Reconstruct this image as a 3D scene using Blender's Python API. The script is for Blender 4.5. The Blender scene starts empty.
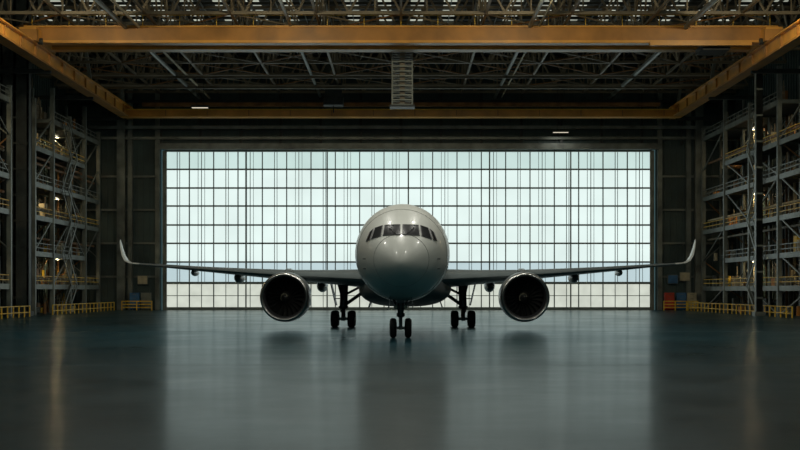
import bpy, math, random
from mathutils import Vector, Matrix
from mathutils.bvhtree import BVHTree
random.seed(11)
scene=bpy.context.scene
try:
    scene.view_settings.view_transform='Standard'
    scene.view_settings.look='None'
except Exception as e: print(e)

# ---------------- materials ----------------
def mat(name,col,rough=.5,metal=0,var=.25,scale=1.0,bump=0,coat=0,rvar=.1,spec=.5):
    m=bpy.data.materials.new(name); m.use_nodes=True
    nt=m.node_tree; b=nt.nodes['Principled BSDF']
    tc=nt.nodes.new('ShaderNodeTexCoord')
    n=nt.nodes.new('ShaderNodeTexNoise'); n.inputs['Scale'].default_value=scale; n.inputs['Detail'].default_value=6
    nt.links.new(tc.outputs['Object'],n.inputs['Vector'])
    r=nt.nodes.new('ShaderNodeValToRGB')
    r.color_ramp.elements[0].position=.3; r.color_ramp.elements[1].position=.7
    r.color_ramp.elements[0].color=(*[c*(1-var) for c in col],1)
    r.color_ramp.elements[1].color=(*[min(1,c*(1+var)) for c in col],1)
    nt.links.new(n.outputs['Fac'],r.inputs['Fac']); nt.links.new(r.outputs['Color'],b.inputs['Base Color'])
    mr=nt.nodes.new('ShaderNodeMapRange'); mr.inputs['To Min'].default_value=max(.02,rough-rvar); mr.inputs['To Max'].default_value=min(1,rough+rvar)
    nt.links.new(n.outputs['Fac'],mr.inputs['Value']); nt.links.new(mr.outputs['Result'],b.inputs['Roughness'])
    b.inputs['Metallic'].default_value=metal
    b.inputs['Specular IOR Level'].default_value=spec
    b.inputs['Coat Weight'].default_value=coat; b.inputs['Coat Roughness'].default_value=.08
    if bump:
        bp=nt.nodes.new('ShaderNodeBump'); bp.inputs['Strength'].default_value=bump; bp.inputs['Distance'].default_value=.05
        nt.links.new(n.outputs['Fac'],bp.inputs['Height']); nt.links.new(bp.outputs['Normal'],b.inputs['Normal'])
    return m
def emis(name,col,st,var=.06,scale=.15):
    m=bpy.data.materials.new(name); m.use_nodes=True; nt=m.node_tree
    for x in list(nt.nodes): nt.nodes.remove(x)
    o=nt.nodes.new('ShaderNodeOutputMaterial'); e=nt.nodes.new('ShaderNodeEmission')
    tc=nt.nodes.new('ShaderNodeTexCoord'); n=nt.nodes.new('ShaderNodeTexNoise'); n.inputs['Scale'].default_value=scale
    nt.links.new(tc.outputs['Object'],n.inputs['Vector'])
    mr=nt.nodes.new('ShaderNodeMapRange'); mr.inputs['From Min'].default_value=.3; mr.inputs['From Max'].default_value=.7
    mr.inputs['To Min'].default_value=st*(1-var); mr.inputs['To Max'].default_value=st*(1+var)
    nt.links.new(n.outputs['Fac'],mr.inputs['Value']); nt.links.new(mr.outputs['Result'],e.inputs['Strength'])
    e.inputs['Color'].default_value=(*col,1); nt.links.new(e.outputs[0],o.inputs['Surface'])
    return m
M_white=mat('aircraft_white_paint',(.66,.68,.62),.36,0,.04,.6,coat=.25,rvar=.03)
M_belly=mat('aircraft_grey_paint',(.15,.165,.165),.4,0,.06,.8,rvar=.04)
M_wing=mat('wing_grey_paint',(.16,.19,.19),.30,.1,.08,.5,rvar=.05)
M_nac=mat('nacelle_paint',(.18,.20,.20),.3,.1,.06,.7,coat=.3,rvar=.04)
M_lip=mat('polished_lip_metal',(.50,.50,.47),.3,1,.05,1,rvar=.04)
M_fan=mat('fan_blade_titanium',(.07,.07,.065),.4,.6,.1,2)
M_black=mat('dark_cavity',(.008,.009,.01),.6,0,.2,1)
M_glass=mat('cockpit_glass',(.005,.006,.007),.30,0,.1,1,rvar=.02,spec=.25)
M_tire=mat('tyre_rubber',(.012,.012,.013),.75,0,.3,4)
M_hub=mat('wheel_hub_metal',(.30,.30,.29),.4,.6,.15,4)
M_strut=mat('gear_strut_metal',(.09,.09,.085),.35,.6,.2,3)
M_seam=mat('panel_seam',(.18,.18,.18),.6,0,.1,1)
M_steel=mat('dark_structural_steel',(.030,.040,.039),.5,.2,.45,.6)
M_steel2=mat('grey_scaffold_steel',(.17,.195,.175),.42,.2,.45,.5)
M_truss=mat('truss_steel',(.18,.155,.105),.5,.1,.45,.25)
M_rust=mat('rusty_steel',(.24,.12,.04),.55,.2,.4,.8)
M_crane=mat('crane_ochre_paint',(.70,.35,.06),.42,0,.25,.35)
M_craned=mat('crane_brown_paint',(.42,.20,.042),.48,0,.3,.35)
M_yel=mat('safety_yellow',(.90,.55,.04),.5,0,.2,2)
M_wall=mat('corrugated_wall_paint',(.045,.078,.076),.6,0,.35,.25,bump=.2)
M_deck=mat('roof_deck',(.04,.042,.036),.7,0,.3,.3)
M_mull=mat('window_mullion_steel',(.20,.26,.26),.5,.2,.2,.5)
M_orange=mat('orange_equipment',(.65,.26,.04),.5,0,.3,1)
M_blue=mat('blue_equipment',(.04,.16,.35),.5,0,.3,1)
M_red=mat('red_equipment',(.5,.04,.02),.5,0,.3,1)
M_cream=mat('cream_equipment',(.5,.45,.30),.6,0,.3,1)
M_line=mat('floor_joint_filler',(.03,.06,.065),.35,0,.3,1)
M_pane=emis('frosted_pane_daylight',(.85,1.0,.96),.93)
M_pane_top=emis('frosted_pane_upper',(.78,1.0,.95),.76)
M_pane_low=emis('frosted_pane_horizon_glow',(.76,.96,1.0),.70)  # dimmer bluish glow stands in for the horizon outside, not tinted glass
M_pane_base=emis('translucent_base_panel',(.94,1.0,.87),.66,.10,.5)
M_sky=emis('skylight_panel',(.95,1,.84),.42,.5,.3)
M_lamp=emis('lamp_lens',(1,.90,.70),.8)
# floor
def floor_mat():
    m=bpy.data.materials.new('polished_concrete_epoxy'); m.use_nodes=True; nt=m.node_tree; b=nt.nodes['Principled BSDF']
    tc=nt.nodes.new('ShaderNodeTexCoord')
    n=nt.nodes.new('ShaderNodeTexNoise'); n.inputs['Scale'].default_value=.10; n.inputs['Detail'].default_value=9; n.inputs['Roughness'].default_value=.65
    n2=nt.nodes.new('ShaderNodeTexNoise'); n2.inputs['Scale'].default_value=1.6; n2.inputs['Detail'].default_value=8
    nt.links.new(tc.outputs['Object'],n.inputs['Vector']); nt.links.new(tc.outputs['Object'],n2.inputs['Vector'])
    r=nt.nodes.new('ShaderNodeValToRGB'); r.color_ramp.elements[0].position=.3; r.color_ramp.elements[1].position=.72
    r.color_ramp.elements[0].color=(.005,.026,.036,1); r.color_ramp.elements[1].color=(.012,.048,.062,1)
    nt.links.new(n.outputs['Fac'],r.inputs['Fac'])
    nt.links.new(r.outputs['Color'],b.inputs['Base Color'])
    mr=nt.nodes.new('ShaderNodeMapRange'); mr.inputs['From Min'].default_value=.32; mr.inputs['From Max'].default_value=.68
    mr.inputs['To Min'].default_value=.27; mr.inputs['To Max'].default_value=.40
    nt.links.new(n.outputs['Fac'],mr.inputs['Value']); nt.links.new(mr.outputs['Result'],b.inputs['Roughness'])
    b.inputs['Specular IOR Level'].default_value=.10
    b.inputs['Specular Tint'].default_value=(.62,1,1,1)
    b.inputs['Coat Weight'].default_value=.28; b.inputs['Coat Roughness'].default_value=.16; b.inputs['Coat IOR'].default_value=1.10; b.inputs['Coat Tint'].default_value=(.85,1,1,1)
    bp=nt.nodes.new('ShaderNodeBump'); bp.inputs['Strength'].default_value=.05; bp.inputs['Distance'].default_value=.02
    nt.links.new(n2.outputs['Fac'],bp.inputs['Height']); nt.links.new(bp.outputs['Normal'],b.inputs['Normal'])
    return m
M_floor=floor_mat()

# ---------------- mesh builder ----------------
class MB:
    def __init__(s): s.v=[];s.f=[];s.m=[];s.mats=[]
    def mi(s,m):
        if m not in s.mats: s.mats.append(m)
        return s.mats.index(m)
    def beam(s,p,q,w,h,m):
        p=Vector(p);q=Vector(q);d=(q-p)
        if d.length<1e-6: return
        d.normalize(); up=Vector((0,0,1)) if abs(d.z)<.95 else Vector((0,1,0))
        a=d.cross(up).normalized(); b=a.cross(d).normalized()
        o=len(s.v)
        for c in (p,q):
            for i,j in((-1,-1),(1,-1),(1,1),(-1,1)): s.v.append(c+a*(i*w/2)+b*(j*h/2))
        k=s.mi(m)
        for f in((3,2,1,0),(4,5,6,7),(0,1,5,4),(1,2,6,5),(2,3,7,6),(3,0,4,7)):
            s.f.append([o+x for x in f]); s.m.append(k)
    def box(s,x0,x1,y0,y1,z0,z1,m):
        s.beam(((x0+x1)/2,y0,(z0+z1)/2),((x0+x1)/2,y1,(z0+z1)/2),abs(x1-x0),abs(z1-z0),m)
    def rings(s,rings,m,closed=True,cap0=False,cap1=False):
        k=s.mi(m); o=len(s.v); n=len(rings[0])
        for r in rings: s.v+= [Vector(p) for p in r]
        for i in range(len(rings)-1):
            for j in range(n if closed else n-1):
                a=o+i*n+j; b=o+i*n+(j+1)%n
                s.f.append([a,b,b+n,a+n]); s.m.append(k)
        if cap0: s.f.append([o+j for j in range(n)][::-1]); s.m.append(k)
        if cap1: s.f.append([o+(len(rings)-1)*n+j for j in range(n)]); s.m.append(k)
    def tube(s,p,q,r,m,n=12,r2=None):
        p=Vector(p);q=Vector(q);d=(q-p).normalized(); up=Vector((0,0,1)) if abs(d.z)<.95 else Vector((0,1,0))
        a=d.cross(up).normalized(); b=a.cross(d)
        r2=r if r2 is None else r2
        s.rings([[c+a*(rr*math.cos(2*math.pi*j/n))+b*(rr*math.sin(2*math.pi*j/n)) for j in range(n)] for c,rr in((p,r),(q,r2))],m,True,True,True)
    def lathe(s,c,axis,prof,m,n=40,cap0=False,cap1=False):
        R=[]
        for t,r in prof:
            ring=[]
            for j in range(n):
                A=2*math.pi*j/n
                if axis=='y': ring.append((c[0]+r*math.cos(A),c[1]+t,c[2]+r*math.sin(A)))
                else: ring.append((c[0]+t,c[1]+r*math.cos(A),c[2]+r*math.sin(A)))
            R.append(ring)
        s.rings(R,m,True,cap0,cap1)
    def obj(s,name,parent=None,smooth=False,angle=40):
        me=bpy.data.meshes.new(name); me.from_pydata([tuple(v) for v in s.v],[],s.f)
        for m in s.mats: me.materials.append(m)
        me.polygons.foreach_set('material_index',s.m); me.update()
        import bmesh
        bm=bmesh.new(); bm.from_mesh(me); bmesh.ops.recalc_face_normals(bm,faces=bm.faces); bm.to_mesh(me); bm.free()
        if smooth:
            me.polygons.foreach_set('use_smooth',[True]*len(me.polygons))
            try: me.set_sharp_from_angle(angle=math.radians(angle))
            except Exception as e: print(e)
        o=bpy.data.objects.new(name,me); scene.collection.objects.link(o)
        if parent: o.parent=parent
        return o
def empty(name,loc=(0,0,0)):
    e=bpy.data.objects.new(name,None); e.location=loc; scene.collection.objects.link(e); return e

# ---------------- room ----------------
YW=210.0; YF=-30.0; XW=50.0; HC=38.0
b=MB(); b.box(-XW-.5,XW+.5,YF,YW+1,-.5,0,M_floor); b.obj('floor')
b=MB()
for y in (56,101,146,191):
    b.box(-42,42,y-.03,y+.03,.0,.004,M_line)
b.obj('floor_joint')
b=MB(); b.box(-XW-.5,XW+.5,YF,YW+1,HC,HC+.5,M_deck)
b.obj('ceiling')
b=MB()
for x in range(-46,47,4):
    for y in range(-20,205,9):
        b.box(x-.8,x+.8,y,y+6,HC-.08,HC-.02,M_sky)
b.obj('window_2')
DX0,DX1,DZ=-35.4,37.6,23.9
b=MB()
b.box(-XW,DX0-.6,YW,YW+.6,0,HC,M_wall); b.box(DX1+.6,XW,YW,YW+.6,0,HC,M_wall)
b.box(DX0-.6,DX1+.6,YW,YW+.6,DZ+.3,HC,M_wall)
x=-XW+.5
while x<XW:
    z0=0 if (x<DX0-1 or x>DX1+1) else DZ+.6
    b.box(x-.12,x+.12,YW-.15,YW+.1,z0,HC,M_wall); x+=.9
b.obj('wall_back')
b=MB()
for z in (5,10,15,20):
    b.box(-XW,DX0-1,YW-.45,YW-.15,z-.15,z+.15,M_steel2); b.box(DX1+1,XW,YW-.45,YW-.15,z-.15,z+.15,M_steel2)
b.box(-XW,XW,YW-.9,YW-.15,25.5,25.9,M_steel2)
b.box(-XW,XW,YW-.9,YW-.15,31,31.4,M_steel)
b.box(-XW,XW,YW-1.3,YW-.15,27.0,27.5,M_steel2)
for x in (-40.5,-36.4,38.7,43): b.box(x-.35,x+.35,YW-.8,YW-.15,0,HC,M_steel2)
for x in (-41.8,44.5): b.box(x-.6,x+.6,YW-1.2,YW-.15,0,HC,M_steel2)
for x in range(-48,49,6): b.box(x-.2,x+.2,YW-.6,YW-.15,DZ+.8,HC,M_steel)
b.box(DX0-1,DX1+1,YW-1.2,YW-.15,24.0,24.9,M_steel2)
b.obj('trim_1')
for nm,sg in(('wall_left',-1),('wall_right',1)):
    b=MB(); b.box(sg*XW,sg*(XW+.5),YF,YW+.5,0,HC,M_wall)
    y=YF+.5
    while y<YW:
        b.box(sg*(XW-.15),sg*XW,y-.15,y+.15,0,HC,M_wall); y+=1.2
    b.obj(nm)

# ---------------- hangar door glazing ----------------
rows=[.25,4.05,7.2,10.0,12.75,15.6,18.3,21.1,23.9]
b=MB()
for i in range(8):
    m=[M_pane_base,M_pane_low,M_pane,M_pane,M_pane,M_pane,M_pane,M_pane_top][i]
    b.box(DX0,DX1,YW+.25,YW+.35,rows[i],rows[i+1],m)
b.obj('window_1')
b=MB()
for i,z in enumerate(rows):
    w=.24 if i not in(0,1,8) else .36
    b.box(DX0,DX1,YW-.05,YW+.2,z-w/2,z+w/2,M_mull)
N=40
for i in range(N+1):
    x=DX0+(DX1-DX0)*i/N
    w=.08
    if i%2==0: w=.15
    b.box(x-w/2,x+w/2,YW-.1,YW+.2,0,DZ,M_mull)
    if i%4==1: b.box(x+.34,x+.41,YW,YW+.2,4,DZ,M_mull)
    if i%4==3: b.box(x-.55,x-.49,YW,YW+.2,4,DZ,M_mull); b.box(x+.45,x+.5,YW,YW+.2,4,DZ,M_mull)
b.box(DX0,DX1,YW-.1,YW+.2,2.1,2.2,M_mull)
for i in range(7):
    x=DX0+(DX1-DX0)*i/6
    b.box(x-.32,x+.32,YW-.45,YW-.15,0,DZ,M_steel2) if i in(0,6) else b.box(x-.1,x+.1,YW-.3,YW-.15,0,DZ,M_mull)
b.box(DX0,DX1,YW-.35,YW-.1,0,.4,M_mull)
b.obj('door_1')

# ---------------- roof trusses ----------------
b=MB()
def truss_x(y,z0,z1,x0,x1,n,m,w=.3,dw=.16):
    b.beam((x0,y,z0),(x1,y,z0),w,w,m); b.beam((x0,y,z1),(x1,y,z1),w,w,m)
    st=(x1-x0)/n
    for i in range(n):
        xa=x0+i*st; xb=xa+st; xm=(xa+xb)/2
        b.beam((xa,y,z0),(xm,y,z1),dw,dw,m); b.beam((xm,y,z1),(xb,y,z0),dw,dw,m); b.beam((xm,y,z0),(xm,y,z1),dw*.7,dw*.7,m)
def truss_y(x,z0,z1,y0,y1,n,m,w=.3,dw=.15):
    b.beam((x,y0,z0),(x,y1,z0),w,w,m); b.beam((x,y0,z1),(x,y1,z1),w,w,m)
    st=(y1-y0)/n
    for i in range(n):
        ya=y0+i*st; yb=ya+st; ym=(ya+yb)/2
        b.beam((x,ya,z0),(x,ym,z1),dw,dw,m); b.beam((x,ym,z1),(x,yb,z0),dw,dw,m)
for i,y in enumerate([20,45,70,95,115,135,148,160,170,180,190,200,207]):
    truss_x(y,32.3,37.3,-49.5,49.5,18,M_truss,.34,.22)
for x in range(-45,46,9):
    truss_y(x,32.3,37.2,130,208,12,M_truss,.26,.18)
for y in range(130,209,3): b.beam((-49.5,y,37.6),(49.5,y,37.6),.18,.35,M_steel)
for x in range(-48,49,3): b.beam((x,140,37.3),(x,208,37.3),.1,.2,M_steel2)
for x in range(-45,45,9):
    for y in (148,160,170,180,190):
        b.beam((x,y,32.2),(x+9,y+10,32.2),.14,.14,M_rust if (x+y)%3==0 else M_truss)
        if (x//9+y//10)%2: b.beam((x+9,y,32.2),(x,y+10,32.2),.14,.14,M_rust)
b.obj('roof_truss')
b=MB()
for x,z,r,m in((-30,31.6,.25,M_steel2),(-28.5,31.6,.14,M_cream),(-12,31.8,.2,M_steel2),(14,31.7,.22,M_steel2),(15,31.7,.1,M_cream),(31,31.6,.28,M_steel2)):
    b.tube((x,100,z),(x,208.5,z),r,m,8)
for y,z,r in((165,31.4,.18),(186,31.3,.2),(196,31.4,.28)):
    b.tube((-48,y,z),(48,y,z),r,M_truss,8)
b.obj('roof_pipework')

# ---------------- cranes ----------------
par=empty('overhead_crane')
b=MB()
for sg in(-1,1):
    X=sg*40
    b.box(X-.25,X+.25,120,205.5,28.2,29.6,M_crane)
    b.box(X-.7,X+.7,120,205.5,28.05,28.25,M_craned); b.box(X-.7,X+.7,120,205.5,29.6,29.75,M_crane)
    for y in range(122,205,6): b.box(X-.45,X+.45,y-.06,y+.06,28.2,29.6,M_craned)
    for y in (128,160,182,204):
        b.beam((X+sg*.3,y,29.8),(X+sg*1.5,y,37.5),.4,.4,M_steel2); b.beam((X,y,28.0),(X+sg*9.5,y,28.0),.4,.5,M_steel)
b.obj('runway_beams',par)
b=MB()
for y in(153,157.5):
    b.box(-41,41,y-.7,y+.7,30.1,31.6,M_craned)
    b.box(-41,41,y-.9,y+.9,29.9,30.15,M_crane); b.box(-41,41,y-.9,y+.9,31.55,31.75,M_crane)
    for x in range(-40,41,8): b.box(x-.04,x+.04,y-.74,y-.7,30.2,31.5,M_craned)
b.box(-38,38,152.15,152.3,29.85,30.1,M_crane)
for x in(-40,40):
    b.box(x-.9,x+.9,150,160.5,29.8,31.2,M_crane)
    b.box(x-1.1,x+1.1,149.6,150.2,29.7,30.9,M_craned)
b.box(27,38,151.6,152.2,29.5,29.95,M_crane)
b.box(33,36,153,157,29.3,29.9,M_steel)
for x in(-39,39):
    for y in(151.5,159): b.lathe((x-.2,y,29.9),'x',[(0,.35),(.4,.35)],M_steel,16,True,True)
b.beam((-40,151.8,32.8),(40,151.8,32.8),.06,.06,M_yel)
for x in range(-40,41,4): b.beam((x,151.8,31.7),(x,151.8,32.8),.06,.06,M_yel)
b.obj('front_girder',par)
b=MB()
b.box(-40.5,40.5,202.3,203.7,28.1,29.0,M_crane); b.box(-40.5,40.5,202.0,204,28.0,28.15,M_crane); b.box(-40.5,40.5,202,204,29.0,29.12,M_yel)
for x in range(-40,41,6): b.box(x-.06,x+.06,202.2,202.3,28.1,29.0,M_craned)
b.box(-38,38,205.3,206.2,30.0,30.5,M_rust)
b.obj('rear_girder',par)
b=MB()
cy=161.5
for sx in(-1.15,1.15):
    for sy in(-.8,.8): b.beam((.15+sx,cy+sy,24.2),(.15+sx,cy+sy,33),.17,.17,M_steel2)
z=24.3
while z<32.5:
    for sy in(-.8,.8):
        b.beam((-1.0,cy+sy,z),(1.3,cy+sy,z),.14,.16,M_steel2)
    for sx in(-1.15,1.15): b.beam((.15+sx,cy-.8,z),(.15+sx,cy+.8,z),.1,.1,M_steel2)
    z+=.55
b.box(-.15,.45,cy-.3,cy+.3,24.4,32.5,M_truss)
b.box(-1.3,1.6,cy-1.1,cy+1.1,24.0,24.25,M_steel)
b.obj('hoist_mast',par)
b=MB(); b.box(-11,-8.2,198,200.5,29.2,30.4,M_steel); b.box(-10.8,-8.4,198.6,199.6,30.4,32.3,M_steel)
b.tube((-9.6,199,29.2),(-9.6,199,28.2),.08,M_steel,8)
b.obj('hoist_trolley',par)

# ---------------- maintenance docks along the sides ----------------
def dock(sg,y0,y1,name,lev):
    p=empty(name)
    b=MB(); Xf=sg*44.2; Xb=sg*49.2
    top=lev[-1]+1.5
    ys=[]; y=y0
    while y<=y1+.01: ys.append(y); y+=(y1-y0)/4
    for i,y in enumerate(ys):
        tt=top+(2.5 if i%2 else 0)
        for X in(Xf,(Xf+Xb)/2,Xb):
            b.beam((X,y,0),(X,y,tt),.5 if X==Xf else .25,.5,M_steel2)
    for li,z in enumerate(lev):
        a0,a1=(y0,y1)
        if li%3==1: a1=ys[3]
        if li%3==2 and li>2: a0=ys[1]
        b.box(min(Xf,Xb),max(Xf,Xb),a0,a1,z-.1,z,M_steel)
        b.beam((Xf,a0,z-.2),(Xf,a1,z-.2),.25,.6,M_steel2)
        for hz in(.55,1.1): b.beam((Xf,a0,z+hz),(Xf,a1,z+hz),.09,.09,M_steel2 if li%2 else M_yel)
        y=a0
        while y<a1: b.beam((Xf,y,z),(Xf,y,z+1.1),.08,.08,M_steel2); y+=2.2
        for y in ys:
            if a0<=y<=a1: b.beam((Xf,y,z-.15),(Xb,y,z-.15),.2,.45,M_steel2)
    zz=[0]+lev
    for i in range(len(ys)-1):
        for k in range(len(zz)-1):
            r=random.random()
            if r<.22: b.beam((Xf,ys[i],zz[k]),(Xf,ys[i+1],zz[k+1]),.15,.15,M_steel2)
            elif r<.42: b.beam((Xf,ys[i+1],zz[k]),(Xf,ys[i],zz[k+1]),.15,.15,M_steel2)
            if random.random()<.5:
                b.beam((Xb,ys[i],zz[k]),(Xb,ys[i+1],zz[k+1]),.16,.16,M_rust)
            if random.random()<.5:
                b.beam((Xb,ys[i+1],zz[k]),(Xb,ys[i],zz[k+1]),.16,.16,M_truss)
    for i in range(len(ys)):
        for k in range(len(zz)-1):
            if random.random()<.45: b.beam((Xf,ys[i],zz[k]),(Xb,ys[i],zz[k+1]),.14,.14,M_steel2)
            elif random.random()<.4: b.beam((Xb,ys[i],zz[k]),(Xf,ys[i],zz[k+1]),.14,.14,M_rust)
    b.obj('frame',p)
    b=MB()
    for z in [0]+lev:
        for _ in range(20):
            y=random.uniform(y0+1,y1-3.2); x=sg*random.uniform(45.0,48.2); w=random.uniform(.3,1.3); h=random.uniform(.4,2.2); d=random.uniform(.4,1.6)
            m=random.choice([M_steel2,M_rust,M_truss,M_cream,M_orange,M_steel,M_rust,M_truss,M_yel])
            r=random.random()
            if r<.35: b.box(x-w/2,x+w/2,y,y+d,z,z+h,m)
            elif r<.6: b.tube((x,y,z),(x,y,z+h),w*.35,m,12)
            elif r<.75:
                b.beam((x-.3,y,z),(x,y+.5,z+2.6),.09,.09,m); b.beam((x+.3,y+1,z),(x,y+.5,z+2.6),.09,.09,m)
                for q in range(4): b.beam((x-.25,y+.1*q,z+.4+.5*q),(x+.25,y+1-.1*q,z+.4+.5*q),.06,.06,m)
            else:
                for q in range(3): b.tube((x,y,z+.15+.25*q),(x+.2*sg,y+3,z+.15+.25*q),.1,m,8)
            if random.random()<.4: b.tube((x,y-.3,z),(x,y-.3,z+2.8),.08,M_truss,8)
    for _ in range(12):
        y=random.uniform(y0,y1); b.tube((sg*48.8,y,0),(sg*48.8,y,random.uniform(18,31)),random.uniform(.12,.3),random.choice([M_steel2,M_rust,M_cream,M_truss]),8)
    for _ in range(5):
        z=random.uniform(4,24); b.tube((sg*44.9,y0,z),(sg*44.9,y1,z),random.uniform(.1,.2),random.choice([M_rust,M_truss,M_cream]),8)
    b.obj('stored_parts',p)
    b=MB()
    ya=y0+(y1-y0)*.36
    for k in range(len(zz)-1):
        s0,s1=(ya,ya+5) if k%2==0 else (ya+5,ya)
        for X in(sg*43.9,sg*43.1):
            b.beam((X,s0,zz[k]),(X,s1,zz[k+1]),.08,.3,M_steel2); b.beam((X,s0,zz[k]+1),(X,s1,zz[k+1]+1),.06,.06,M_steel2)
        for t in range(1,12):
            f=t/12; b.box(min(sg*43.1,sg*43.9),max(sg*43.1,sg*43.9),s0+(s1-s0)*f-.15,s0+(s1-s0)*f+.15,zz[k]+(zz[k+1]-zz[k])*f-.03,zz[k]+(zz[k+1]-zz[k])*f,M_steel2)
    b.obj('stairs',p)
    b=MB()
    X=sg*41.9; n=int((y1-y0)/2.2)
    for z in(.5,1.2): b.beam((X,y0,z),(X,y1,z),.1,.1,M_yel)
    for i in range(n+1):
        y=y0+(y1-y0)*i/n; b.beam((X,y,0),(X,y,1.25),.12,.12,M_yel)
    b.obj('guard_rail',p)
    b=MB()
    for z in (lev[1],lev[3],lev[5]):  # tubes and area lights added as fill to brighten the docks
        for y in (y0+(y1-y0)*.25,y0+(y1-y0)*.75):
            b.box(sg*48.0-.1,sg*48.0+.1,y-.8,y+.8,z-.22,z-.1,M_lamp)
            l=bpy.data.lights.new('dock_fill_light','AREA'); l.shape='RECTANGLE'; l.size=.3; l.size_y=1.6; l.energy=330; l.color=(1,.74,.40)
            o=bpy.data.objects.new('dock_fill_light',l); o.location=(sg*48.0,y,z-.3); scene.collection.objects.link(o); o.parent=p
    b.obj('dock_fill_tubes',p)
dock(-1,168.5,204.5,'maintenance_dock',[3.6,7.6,12.0,16.0,20.4,24.6])
dock(1,150,204.5,'maintenance_dock',[3.4,7.2,11.6,16.4,20.4,25.2])
dock(-1,118,158,'maintenance_dock',[3.6,7.6,12.0,16.0,20.4,24.6])
def column(x0,x1,y,m,d=1.6,name='building_column'):
    b=MB(); xc=(x0+x1)/2
    b.box(x0,x1,y,y+.25,0,HC,m); b.box(x0,x1,y+d-.25,y+d,0,HC,m); b.box(xc-.15,xc+.15,y,y+d,0,HC,m)
    b.box(x0,x0+.2,y,y+d,0,HC,m); b.box(x1-.2,x1,y,y+d,0,HC,m)
    for z in range(2,37,3): b.box(x0,x1,y-.06,y,z,z+.2,m)
    b.box(x0-.2,x1+.2,y-.3,y+d+.3,0,.5,m)
    return b.obj(name)
column(-46.6,-43.4,163,M_steel)
column(40.85,41.6,161,M_steel2,.8)
column(-46.6,-43.6,108,M_steel); column(43.6,46.6,108,M_steel)

def rail(p,q,name='safety_railing'):
    b=MB(); p=Vector(p);q=Vector(q); L=(q-p).length; n=max(1,int(L/1.6))
    for z in(.45,.9,1.35): b.beam(p+Vector((0,0,z)),q+Vector((0,0,z)),.12,.12,M_yel)
    for i in range(n+1):
        c=p.lerp(q,i/n); b.beam(c,c+Vector((0,0,1.4)),.13,.13,M_yel)
    b.obj(name)
rail((38.6,205.6,0),(43.6,205.6,0))
rail((-41.0,205.6,0),(-36.6,205.6,0))
def cabinet(x,y,m,w=1.4,h=1.9,name='tool_cabinet'):
    b=MB(); b.box(x-w/2,x+w/2,y,y+.8,.12,h,m)
    for k in range(4): b.box(x-w/2+.08,x+w/2-.08,y-.03,y,.25+k*(h-.35)/4,.2+(k+1)*(h-.35)/4,m)
    for k in range(4): b.box(x-.25,x+.25,y-.07,y-.03,.15+(k+.85)*(h-.35)/4,.2+(k+.85)*(h-.35)/4,M_steel2)
    for sx in(-1,1):
        for yy in(.15,.65): b.lathe((x+sx*(w/2-.15)-.04,y+yy,.08),'x',[(0,.08),(.08,.08)],M_tire,12,True,True)
    b.obj(name)
for x,y,m in((-39.5,207.4,M_blue),(-37.8,207.4,M_steel2),(39.8,207.4,M_red),(41.6,207.4,M_blue),(43.1,207.4,M_cream)): cabinet(x,y,m,1.4,2.6)
for x,z,m in((40.6,4.6,M_blue),(42.4,5.0,M_cream),(-38.6,4.5,M_cream)):
    b=MB(); b.box(x-.7,x+.7,YW-1.0,YW-.88,z-.6,z+.6,m); b.box(x-.78,x+.78,YW-.9,YW-.8,z-.68,z+.68,M_steel2); b.obj('notice_board')

# ---------------- high-bay lamps and unseen added lamps ----------------
def lamp(x,y,z,power,size=2.0,tilt=0,col=(1,.97,.88)):
    e=empty('high_bay_or_added_lamp',(x,y,z))
    b=MB(); b.box(-size*.6,size*.6,-.35,.35,0,.3,M_steel); b.box(-size*.55,size*.55,-.3,.3,-.04,0,M_lamp)
    b.tube((-.5,0,.3),(-.5,0,37.5-z),.03,M_steel,6); b.tube((.5,0,.3),(.5,0,37.5-z),.03,M_steel,6)
    b.obj('housing',e)
    l=bpy.data.lights.new('lamp_light','AREA'); l.shape='RECTANGLE'; l.size=size; l.size_y=.6; l.energy=power; l.color=col
    o=bpy.data.objects.new('lamp_light',l); o.location=(0,0,-.08); o.rotation_euler=(tilt,0,0); scene.collection.objects.link(o); o.parent=e
for x,y,P in((-16,60,340),(0,56,260),(16,60,340),(-9,76,800),(9,76,800),(-20,94,1200),(20,94,1200),(0,92,1900),(-8,108,1200),(8,108,1200)):  # unseen lamps added for highlights on the nose and crown
    lamp(x,y,30.5,P,1.6,tilt=0.12)
for x,y,z in((-28,195,28.4),(23.5,206,26.2)): lamp(x,y,z,120,2.0)
for x in(-34,-12,12,34):  # unseen warm lamps added to brighten the crane girders
    lamp(x,134,31.2,1500,2.4,tilt=1.15,col=(1,.84,.56))

# ---------------- AIRLINER ----------------
air=empty('airliner',(0.0,83,0)); air.rotation_euler=(0,0,math.radians(-.7))
def cl(u): return max(0,min(1,u))
def sec(t):
    e=lambda L,p,q: (1-(1-cl(t/L))**p)**q
    w=3.08*e(8.5,2.1,.56); zt=4.6+4.05*e(9.5,2.0,.66); zb=4.6-2.35*e(7,2.1,.56); zc=4.6+.75*e(8,2,1)
    if t>40:
        u=(t-40)/23
        w=3.08+( .35-3.08)*(u**1.6); zt=8.65-1.0*u**1.5; zb=2.25+(6.9-2.25)*(u**1.35); zc=(zt+zb)/2*u+zc*(1-u)
    return w,zt,zb,zc
ts=[.004,.03,.09,.18,.3,.45,.65,.9,1.2,1.5,1.9,2.3,2.7,3.1,3.5,4,4.5,5,5.6,6.2,6.8,7.4,8,8.6,9.3,10]+list(range(12,41,2))+[42,44,46,48,50,52,54,56,58,60,62,63]
NS=72
b=MB(); R=[]
for t in ts:
    w,zt,zb,zc=sec(t); ring=[]
    for j in range(NS):
        A=2*math.pi*j/NS; c,s_=math.cos(A),math.sin(A)
        z=zc+(zt-zc)*s_ if s_>=0 else zc+(zc-zb)*s_
        ring.append((w*c,t,z))
    R.append(ring)
b.rings(R,M_white,True,True,True)
fus=b.obj('fuselage',air,True,60)
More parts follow.
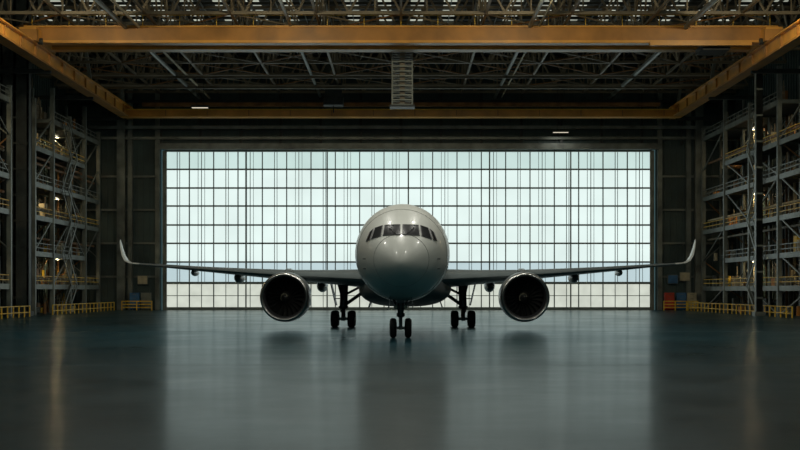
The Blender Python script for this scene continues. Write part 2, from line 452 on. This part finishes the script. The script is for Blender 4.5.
bvh=BVHTree.FromPolygons([tuple(v.co) for v in fus.data.vertices],[tuple(p.vertices) for p in fus.data.polygons])
def proj(x,z,off):
    h=bvh.ray_cast(Vector((x,-10,z)),Vector((0,1,0)))
    if h[0] is None: return None
    n=h[1]; n=n if n.y<0 else -n
    return h[0]+n*off
def patch(mb,quad,m,off=.02,n=8):
    pts=[]
    for i in range(n+1):
        row=[]
        for j in range(n+1):
            u=j/n;v=i/n
            a=Vector(quad[0]).lerp(Vector(quad[1]),u); c=Vector(quad[3]).lerp(Vector(quad[2]),u); p=a.lerp(c,v)
            row.append(proj(p.x,p.y,off))
        pts.append(row)
    if any(q is None for r in pts for q in r): print('miss',quad); return
    mb.rings(pts,m,False)
def px(x,y): return ((x-401)/16.15,3+(290-y)/16.15)
b=MB()
quads=[[(402.3,225.8),(417.5,226.1),(418.8,236.9),(402.3,236.2)],
       [(419.4,226.3),(427.2,228.6),(430.5,239.7),(420.8,237.2)],
       [(428.7,229.3),(432.6,232.8),(436.0,241.6),(431.9,240.1)]]
for q in quads:
    Q=[px(*p) for p in q]; patch(b,Q,M_glass,.025)
    patch(b,[(-p[0]+0.0,p[1]) for p in (Q[1],Q[0],Q[3],Q[2])],M_glass,.025)
b.obj('cockpit_windows',air,True)
b=MB()
for q in quads:
    Q=[px(*p) for p in q]
    for sx in(1,-1):
        for i in range(4):
            a=Vector(Q[i]);c=Vector(Q[(i+1)%4]); last=None
            for k in range(9):
                p=a.lerp(c,k/8); h=proj(sx*p.x,p.y,.03)
                if last is not None and h is not None: b.beam(last,h,.045,.03,M_seam)
                last=h
def ringseam(t,w=.02,m=M_seam):
    W,zt,zb,zc=sec(t); pr=None
    for j in range(NS+1):
        A=2*math.pi*j/NS; s_=math.sin(A); z=zc+((zt-zc) if s_>=0 else (zc-zb))*s_
        p=Vector((W*math.cos(A)*1.002,t,z+s_*.006))
        if pr: b.beam(pr,p,w,w,m)
        pr=p
for t in(1.5,5.2,9.5,14,20,27,34,41): ringseam(t)
for sx in(-1,1):
    for z in(4.3,4.9):
        h=proj(sx*2.2,z,.0)
        if h: b.beam(h,h+Vector((sx*.16,-.02,0)),.05,.05,M_strut); b.beam(h+Vector((sx*.16,0,0)),h+Vector((sx*.16,-.22,0)),.04,.04,M_strut)
for sx in(-1,1):
    a=proj(sx*.25,6.28,.06); c=proj(sx*.75,6.75,.06)
    if a and c: b.beam(a,c,.03,.03,M_black)
b.obj('seams_and_probes',air)
b=MB()
for sx in(-1,1):
    t=10.5
    while t<50:
        if not any(abs(t-d)<.9 for d in(12,25,36,47)):
            h=bvh.ray_cast(Vector((sx*10,t,6.05)),Vector((-sx,0,0)))
            if h[0]: p=h[0]; b.box(p.x-.012*sx,p.x+.012*sx,t-.12,t+.12,5.88,6.22,M_glass)
        t+=.55
    for d in(12,25,36,47):
        for yy in(d-.55,d+.55):
            last=None
            for k in range(9):
                z=4.9+2.1*k/8; h=bvh.ray_cast(Vector((sx*10,yy,z)),Vector((-sx,0,0)))[0]
                if last and h: b.beam(last,h,.03,.03,M_seam)
                last=h
b.obj('cabin_windows',air)
b=MB(); R=[]
for i in range(21):
    u=i/20; t=16+20*u; k=math.sin(math.pi*u)**.5 if 0<u<1 else .02
    ring=[]
    for j in range(40):
        A=2*math.pi*j/40; c=math.copysign(abs(math.cos(A))**.75,math.cos(A)); s_=math.copysign(abs(math.sin(A))**.8,math.sin(A))
        ring.append((3.6*k*c,t,3.3+1.6*k*s_))
    R.append(ring)
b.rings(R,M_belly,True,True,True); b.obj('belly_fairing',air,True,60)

# wings
def airfoil(n=14):
    up=[];lo=[]
    for i in range(n+1):
        c=.5*(1-math.cos(math.pi*i/n)); y=2.6*(.2969*math.sqrt(c)-.126*c-.3516*c*c+.2843*c**3-.1015*c**4)/.78
        up.append((c,y*.62)); lo.append((c,-y*.42))
    return up+lo[-2:0:-1]
AF=airfoil()
wst=[(1.5,18.5,3.75,14.2,3.5,0),(3.2,20.5,3.83,12.2,3.1,0),(5.5,22.9,3.95,10.2,2.5,0),(9,26.5,4.15,8.2,1.9,0),(13,30.5,4.44,6.6,1.4,0),(17,34.6,4.75,5.1,1.0,0),(21,38.6,5.06,3.8,.68,0),
     (23.8,41.1,5.28,3.0,.46,4),(24.9,42.2,5.40,2.6,.38,18),(25.5,43,5.66,2.25,.32,42),(25.9,43.8,6.13,1.85,.26,64),(26.2,44.6,6.8,1.35,.2,74),(26.42,45.4,7.4,.8,.12,78),(26.5,45.9,7.65,.4,.05,78)]
def lift(st,sx):
    x,y,z,c,t,a=st; a=math.radians(a); n=Vector((-sx*math.sin(a),0,math.cos(a)))
    tilt=.02 if x<20 else 0
    return [Vector((sx*x,y,z))+Vector((0,c*u,-c*u*tilt))+n*(t*v*1.3) for u,v in AF]
for sx,nm in((1,'wing_right'),(-1,'wing_left')):
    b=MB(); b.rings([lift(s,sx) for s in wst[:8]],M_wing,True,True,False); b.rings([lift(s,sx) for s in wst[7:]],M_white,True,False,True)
    b.obj(nm,air,True,50)
    b=MB()
    for x,z,t,L,r in((6.9,3.35,30,6.5,.55),(14.2,4.05,34,5.2,.5),(18.5,4.5,37.5,4,.3)):
        R=[]
        for i in range(15):
            u=i/14; k=max(.02,math.sin(math.pi*u**.8)**.7)
            R.append([(sx*x+r*k*math.cos(2*math.pi*j/14)*.8,t+L*u,z+r*k*1.0*math.sin(2*math.pi*j/14)) for j in range(14)])
        b.rings(R,M_nac,True,True,True)
    b.obj('flap_track_fairings_'+('r' if sx>0 else 'l'),air,True,60)
b=MB()
for sx in(1,-1):
    R=[]
    for x,y,z,c,t in((.3,53,5.0,5.2,.4),(2,54.3,4.75,4.3,.3),(7.2,58.3,4.35,2.1,.14)):
        R.append([Vector((sx*x,y+c*u,z+t*v)) for u,v in AF])
    b.rings(R,M_wing,True,True,True)
R=[]
for z,y,c,t in((7.9,50.5,9,.5),(9.2,53,7,.4),(10.9,56.5,4.2,.26)):
    R.append([Vector((t*v,y+c*u,z)) for u,v in AF])
b.rings(R,M_white,True,True,True)
b.obj('tail_surfaces',air,True,50)

# engines
for sx in(1,-1):
    c=(sx*9.05,22.0,2.47); nm='r' if sx>0 else 'l'; K=.945
    P_=lambda pr:[(t,r*K) for t,r in pr]
    b=MB()
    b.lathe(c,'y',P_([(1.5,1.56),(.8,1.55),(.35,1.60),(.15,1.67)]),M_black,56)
    b.lathe(c,'y',P_([(.15,1.67),(.05,1.74),(0,1.80),(.03,1.85),(.14,1.92),(.3,1.96)]),M_lip,56)
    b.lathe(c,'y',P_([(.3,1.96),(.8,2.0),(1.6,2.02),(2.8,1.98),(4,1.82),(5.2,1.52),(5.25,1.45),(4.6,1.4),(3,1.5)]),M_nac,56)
    b.lathe(c,'y',[(3.6,1.05),(5,1.0),(6.2,.75),(6.9,.55),(6.9,.45)],M_strut,40)
    b.lathe(c,'y',[(6.3,.42),(7.4,.1),(7.6,.01)],M_lip,24)
    b.obj('nacelle_'+nm,air,True,50)
    b=MB()
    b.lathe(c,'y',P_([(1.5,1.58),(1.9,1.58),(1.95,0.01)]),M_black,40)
    b.lathe(c,'y',[(.72,.01),(.76,.08),(.9,.2),(1.15,.36),(1.4,.44),(1.6,.46)],M_fan,32)
    nb=22
    for k in range(nb):
        A0=2*math.pi*k/nb; rows_=[]
        for i in range(7):
            r=.42+(1.46-.42)*i/6; sweep=.12*math.sin(i/6*math.pi)+.1*(i/6)**2
            tw=math.radians(30+30*i/6); ch=.16+.07*i/6
            pr=[]
            for uu in(-1,0,1):
                th=A0+sweep+uu*ch*math.sin(tw)/r*.7; yy=1.35+uu*ch*math.cos(tw)
                pr.append((c[0]+r*math.cos(th),c[1]+yy,c[2]+r*math.sin(th)))
            rows_.append(pr)
        b.rings(rows_,M_fan,False)
    for k in range(14):
        A=k*.28; r=.12+.02*k; b.beam((c[0]+r*math.cos(A),c[1]+.75+.6*(r/.46)**1.6,c[2]+r*math.sin(A)),(c[0]+(r+.02)*math.cos(A+.28),c[1]+.75+.6*((r+.02)/.46)**1.6,c[2]+(r+.02)*math.sin(A+.28)),.04,.04,M_cream)
    b.obj('fan_'+nm,air,True,40)
    b=MB(); R=[]
    for y,w,zt,zb in((23.4,.05,4.35,4.1),(24.2,.25,4.55,3.9),(26,.32,4.68,3.6),(28,.32,4.3,3.0),(30,.25,4.2,3.2),(31.5,.05,4.1,3.8)):
        R.append([(c[0]-w,y,zb),(c[0]+w,y,zb),(c[0]+w,y,zt-.1),(c[0]+w*.5,y,zt),(c[0]-w*.5,y,zt),(c[0]-w,y,zt-.1)])
    b.rings(R,M_nac,True,True,True); b.obj('pylon_'+nm,air,True,30)

# landing gear
def wheel(b,x,y,z,r,w):
    b.lathe((x,y,z),'x',[(-w/2+.02,r*.5),(-w/2,r*.62),(-w/2+.02,r*.85),(-w/2+.1,r*.97),(-w*.2,r),(w*.2,r),(w/2-.1,r*.97),(w/2-.02,r*.85),(w/2,r*.62),(w/2-.02,r*.5)],M_tire,32)
    b.lathe((x,y,z),'x',[(-w/2+.03,r*.52),(-w/2+.06,r*.3),(-w/2+.0,r*.2),(-w/2,.02)],M_hub,24)
    b.lathe((x,y,z),'x',[(w/2-.03,r*.52),(w/2-.06,r*.3),(w/2-.0,r*.2),(w/2,.02)],M_hub,24)
g=MB(); gx=-.08
for x in(-.47,.47): wheel(g,x+gx,5,.62,.62,.44)
g.tube((gx-.6,5,.62),(gx+.6,5,.62),.09,M_hub); g.tube((gx,5,.5),(gx,5,1.5),.11,M_hub); g.tube((gx,5,1.3),(gx,4.9,2.9),.2,M_strut)
g.tube((gx,5,1.35),(gx,5,1.55),.26,M_strut)
g.tube((gx,4.95,1.7),(gx,7,2.7),.09,M_strut)
for sx in(-1,1):
    g.beam((gx+sx*.08,4.75,.8),(gx+sx*.08,4.55,1.15),.06,.12,M_strut); g.beam((gx+sx*.08,4.55,1.15),(gx+sx*.08,4.75,1.5),.06,.12,M_strut)
    g.tube((gx+sx*.12,4.9,1.7),(gx+sx*.5,5.2,2.5),.05,M_strut)
    g.tube((gx+sx*.3,4.72,1.95),(gx+sx*.3,4.86,1.95),.13,M_strut,16); g.tube((gx+sx*.3,4.70,1.95),(gx+sx*.3,4.72,1.95),.09,M_cream,16)
    g.rings([[(gx+sx*.62,3.9,2.75),(gx+sx*.66,3.9,2.75),(gx+sx*.8,3.9,1.75),(gx+sx*.76,3.9,1.75)],[(gx+sx*.62,6.6,2.75),(gx+sx*.66,6.6,2.75),(gx+sx*.8,6.6,1.75),(gx+sx*.76,6.6,1.75)]],M_belly,True,True,True)
g.beam((gx-.35,4.85,1.95),(gx+.35,4.85,1.95),.08,.08,M_strut)
g.beam((gx,4.75,2.2),(gx,4.75,2.5),.5,.1,M_strut)
g.obj('nose_gear',air,True,40)
for sx in(1,-1):
    g=MB(); X=sx*4.87-.2; Y=31
    for yy in(-.85,.85):
        for xx in(-.68,.68): wheel(g,X+xx,Y+yy,.66,.66,.6)
        g.tube((X-.75,Y+yy,.66),(X+.75,Y+yy,.66),.1,M_hub)
    g.beam((X,Y-.95,.66),(X,Y+.95,.66),.26,.3,M_strut)
    g.tube((X,Y,.6),(X,Y,1.8),.18,M_hub); g.tube((X,Y,1.5),(X-sx*.1,Y-.1,3.9),.32,M_strut); g.tube((X,Y,1.5),(X,Y,1.7),.4,M_strut)
    g.tube((X,Y,1.7),(X-sx*2.0,Y-.3,3.1),.14,M_strut); g.tube((X,Y,2.1),(X+sx*.3,Y-2.5,3.7),.12,M_strut); g.tube((X-sx*.1,Y,2.6),(X-sx*1.7,Y-1.2,3.4),.1,M_strut)
    g.tube((X+sx*.2,Y-.3,1.2),(X+sx*.25,Y-.3,3.2),.04,M_strut,8)
    g.beam((X,Y-.3,.85),(X,Y-.75,1.25),.25,.08,M_strut); g.beam((X,Y-.75,1.25),(X,Y-.3,1.65),.25,.08,M_strut)
    g.rings([[(X+sx*.55,Y-1.3,1.75),(X+sx*.6,Y-1.3,1.75),(X+sx*1.05,Y-1.3,3.7),(X+sx*1.0,Y-1.3,3.7)],[(X+sx*.55,Y+1.1,1.75),(X+sx*.6,Y+1.1,1.75),(X+sx*1.05,Y+1.1,3.7),(X+sx*1.0,Y+1.1,3.7)]],M_belly,True,True,True)
    g.beam((X,Y-.2,2.3),(X+sx*.7,Y-.2,2.3),.08,.08,M_strut)
    g.rings([[(sx*2.7,Y-2.2,2.3),(sx*2.76,Y-2.2,2.3),(sx*3.0,Y-2.2,1.6),(sx*2.94,Y-2.2,1.6)],[(sx*2.7,Y+1.6,2.3),(sx*2.76,Y+1.6,2.3),(sx*3.0,Y+1.6,1.6),(sx*2.94,Y+1.6,1.6)]],M_belly,True,True,True)
    g.obj('main_gear_'+('r' if sx>0 else 'l'),air,True,40)

# ---------------- world, camera ----------------
w=bpy.data.worlds.new('World'); scene.world=w; w.use_nodes=True
bg=w.node_tree.nodes['Background']; bg.inputs['Color'].default_value=(.42,.84,.92,1); bg.inputs['Strength'].default_value=.12
cam=bpy.data.cameras.new('camera'); co=bpy.data.objects.new('camera',cam); scene.collection.objects.link(co)
co.location=(0,0,3); co.rotation_euler=(math.pi/2,0,0); cam.sensor_width=36; cam.lens=63; cam.shift_y=65/800; cam.shift_x=-1/800; cam.clip_end=1000
scene.camera=co
